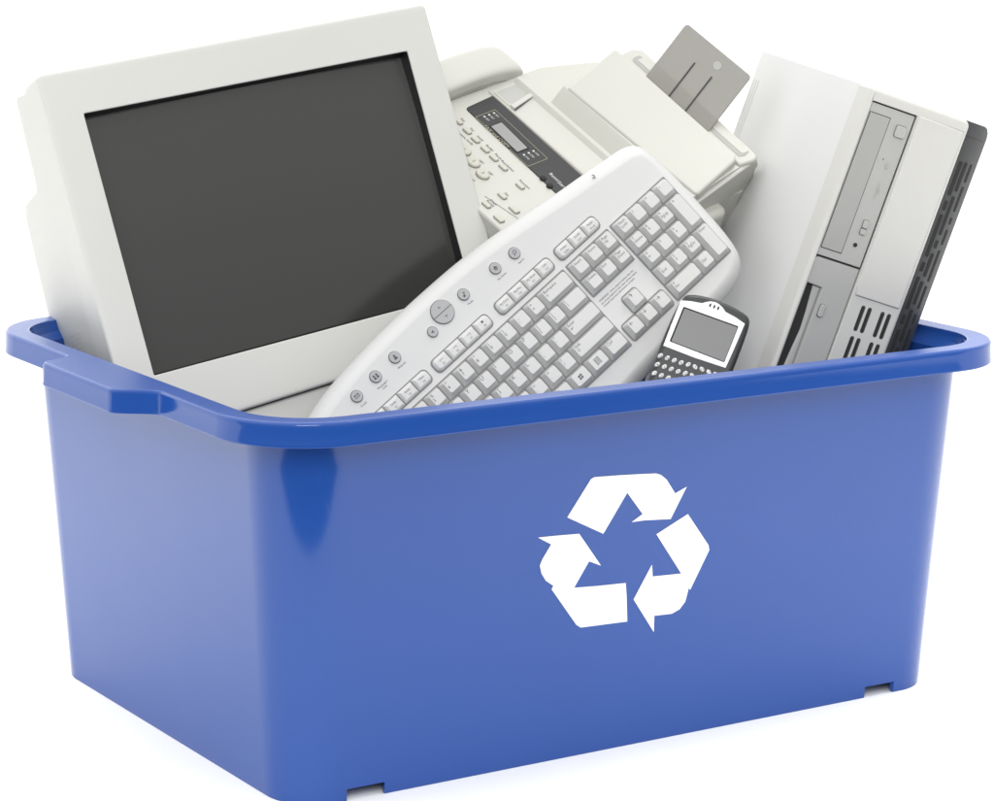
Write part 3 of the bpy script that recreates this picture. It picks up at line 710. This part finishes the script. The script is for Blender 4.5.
# ------------------------------------------------------------------ mobile phone (origin: top left of its display)
PH = thing('mobile_phone', 'small dark grey phone with white face plate, propped against the keyboard', 'phone', (.11971, -.12373, .35734), (1.10927, .34216, -.63947))
po = spline(P([(-3.5, 9), (-1, 13.5), (8, 17), (22, 19), (38, 18.6), (52, 16.4), (59, 13), (61.5, 6), (61.9, -10), (61, -40), (58.5, -80), (54, -95), (40, -101), (26, -102), (10, -101), (-3, -95), (-7, -80), (-8, -40), (-6.5, -10), (-5, 3)]), 4)
m = MB(); m.loft(po, [(.006, -.019), (.002, -.0175), (.0004, -.014), (0, -.009), (.0003, -.0045), (.0012, -.0018), (.0028, -.0004), (.005, 0)], M['phone'])
bmesh.ops.triangulate(m.bm, faces=[f for f in m.bm.faces if len(f.verts) > 4]); m.build('body', PH, ang=60)
m = MB()
pt = [(-4.6, 5.2), (5, 8), (13.9, 9.6), (18, 12.6), (21, 14.2), (25, 15), (29, 14.4), (33, 12.6), (36.5, 9.8), (47, 8.2), (56.6, 5.6), (55, -20), (53.4, -39.6), (24, -40.8), (-5.8, -40.4), (-5.4, -18)]
m.loft(P(pt), [(0, -.001), (0, .0002), (.0003, .0005)], M['plate'])
for x in (21.6, 25.5, 29.3): m.loft(circ(x/1000, .0105, .0009, .0019, n=14), [(0, 0), (0, .0006)], M['dark'])
m.text('BlackBerry', .0255, .0056, .00056, .0050, M['palegrey'])
m.build('face_plate', PH)
m = MB(); m.loft(roundpoly(P([(-.6, .6), (52, 1.2), (50.6, -35.2), (-2, -34.6)]), .001, 2), [(0, 0), (0, .00065)], M['dark'])
m.loft(roundpoly(P([(.8, -.9), (51.4, -.2), (50.1, -34.5), (-.5, -33.9)]), .0006, 2), [(0, 0), (0, .0008)], M['pscreen']); m.build('display', PH)
for j, row in enumerate(['QWERTYUIOP', 'ASDFGHJKL\u2190', '*ZXCVBNM$.', '  _ _ _ _ ']):
    for i, c in enumerate(row):
        if c == ' ': continue
        x = -5.2+6.52*i+.1*j; y = -50.2-8.6*j+.18*i+(1.2 if 3 < i < 7 else 0)*.4
        tilt = -.5 if i < 5 else .9
        if x > 55: continue
        k = MB(); k.loft(circ(x/1000, y/1000, .0020, .0028, n=18, rot=tilt), [(0, -.001), (0, .0006), (.0005, .0014), (.0013, .0017)], M['pkey'])
        k.text(c, (x)/1000, (y-.2)/1000, .00175, .0034, M['ink']); k.build('phone_key', PH)

# ------------------------------------------------------------------ world, lamps, camera
w = bpy.data.worlds.new('World'); S.world = w; w.use_nodes = True
nt = w.node_tree; bg = nt.nodes['Background']
tc = nt.nodes.new('ShaderNodeTexCoord'); sx = nt.nodes.new('ShaderNodeSeparateXYZ'); nt.links.new(tc.outputs['Generated'], sx.inputs[0])
def math_(op, a, b):
    n = nt.nodes.new('ShaderNodeMath'); n.operation = op
    for i, v in enumerate((a, b)):
        if isinstance(v, (int, float)): n.inputs[i].default_value = v
        else: nt.links.new(v, n.inputs[i])
    return n.outputs[0]
# studio: bright white surround, brighter overhead and to the left, dimmer behind the camera
e = math_('ADD', WB, math_('MULTIPLY', math_('MAXIMUM', sx.outputs['Z'], 0), WZ))
e = math_('ADD', e, math_('MULTIPLY', math_('MAXIMUM', math_('MULTIPLY', sx.outputs['X'], -1), 0), WX))
e = math_('ADD', e, math_('MULTIPLY', math_('MINIMUM', sx.outputs['Y'], 0), WY))
e = math_('ADD', e, math_('MULTIPLY', math_('MAXIMUM', sx.outputs['Y'], 0), .75))
e = math_('MULTIPLY', e, math_('ADD', 1, math_('MULTIPLY', math_('MAXIMUM', math_('MINIMUM', sx.outputs['Z'], 0), -.1), 8.5)))
e = math_('MAXIMUM', e, .02)
bg.inputs['Color'].default_value = (1, 1, 1, 1); nt.links.new(e, bg.inputs['Strength'])
def area(name, loc, tgt, sx_, sy_, power, col=(1, 1, 1)):
    L = bpy.data.lights.new(name, 'AREA'); L.shape = 'RECTANGLE'; L.size = sx_; L.size_y = sy_; L.energy = power; L.color = col
    o = bpy.data.objects.new(name, L); COL.objects.link(o); o.location = loc
    o.rotation_euler = (Vector(tgt)-Vector(loc)).to_track_quat('-Z', 'Y').to_euler(); return o
for a in LAMPS:
    o = area(*a)
    if a[0].startswith('back'): o.data.spread = math.radians(60)

cam = bpy.data.cameras.new('camera'); co = bpy.data.objects.new('camera', cam); COL.objects.link(co)
yaw, pitch, roll = .5684, .1968, .0083
cy, sy_, cp, sp_ = math.cos(yaw), math.sin(yaw), math.cos(pitch), math.sin(pitch)
fwd = Vector((sy_*cp, cy*cp, -sp_)); right = Vector((cy, -sy_, 0)); up = right.cross(fwd)
r2 = right*math.cos(roll)+up*math.sin(roll); u2_ = -right*math.sin(roll)+up*math.cos(roll)
co.matrix_world = Matrix(((r2.x, u2_.x, -fwd.x, -1.35), (r2.y, u2_.y, -fwd.y, -2.1139), (r2.z, u2_.z, -fwd.z, .7628), (0, 0, 0, 1)))
cam.sensor_width = 36; cam.lens = 2780.6/994*36; cam.clip_start = .05; cam.clip_end = 200
S.camera = co
S.view_settings.view_transform = 'Standard'; S.view_settings.look = 'None'; S.view_settings.exposure = .06; S.view_settings.gamma = 1
S.render.engine = 'CYCLES'; S.cycles.max_bounces = 10; S.cycles.transparent_max_bounces = 12
S.render.resolution_x = 1024; S.render.resolution_y = 825
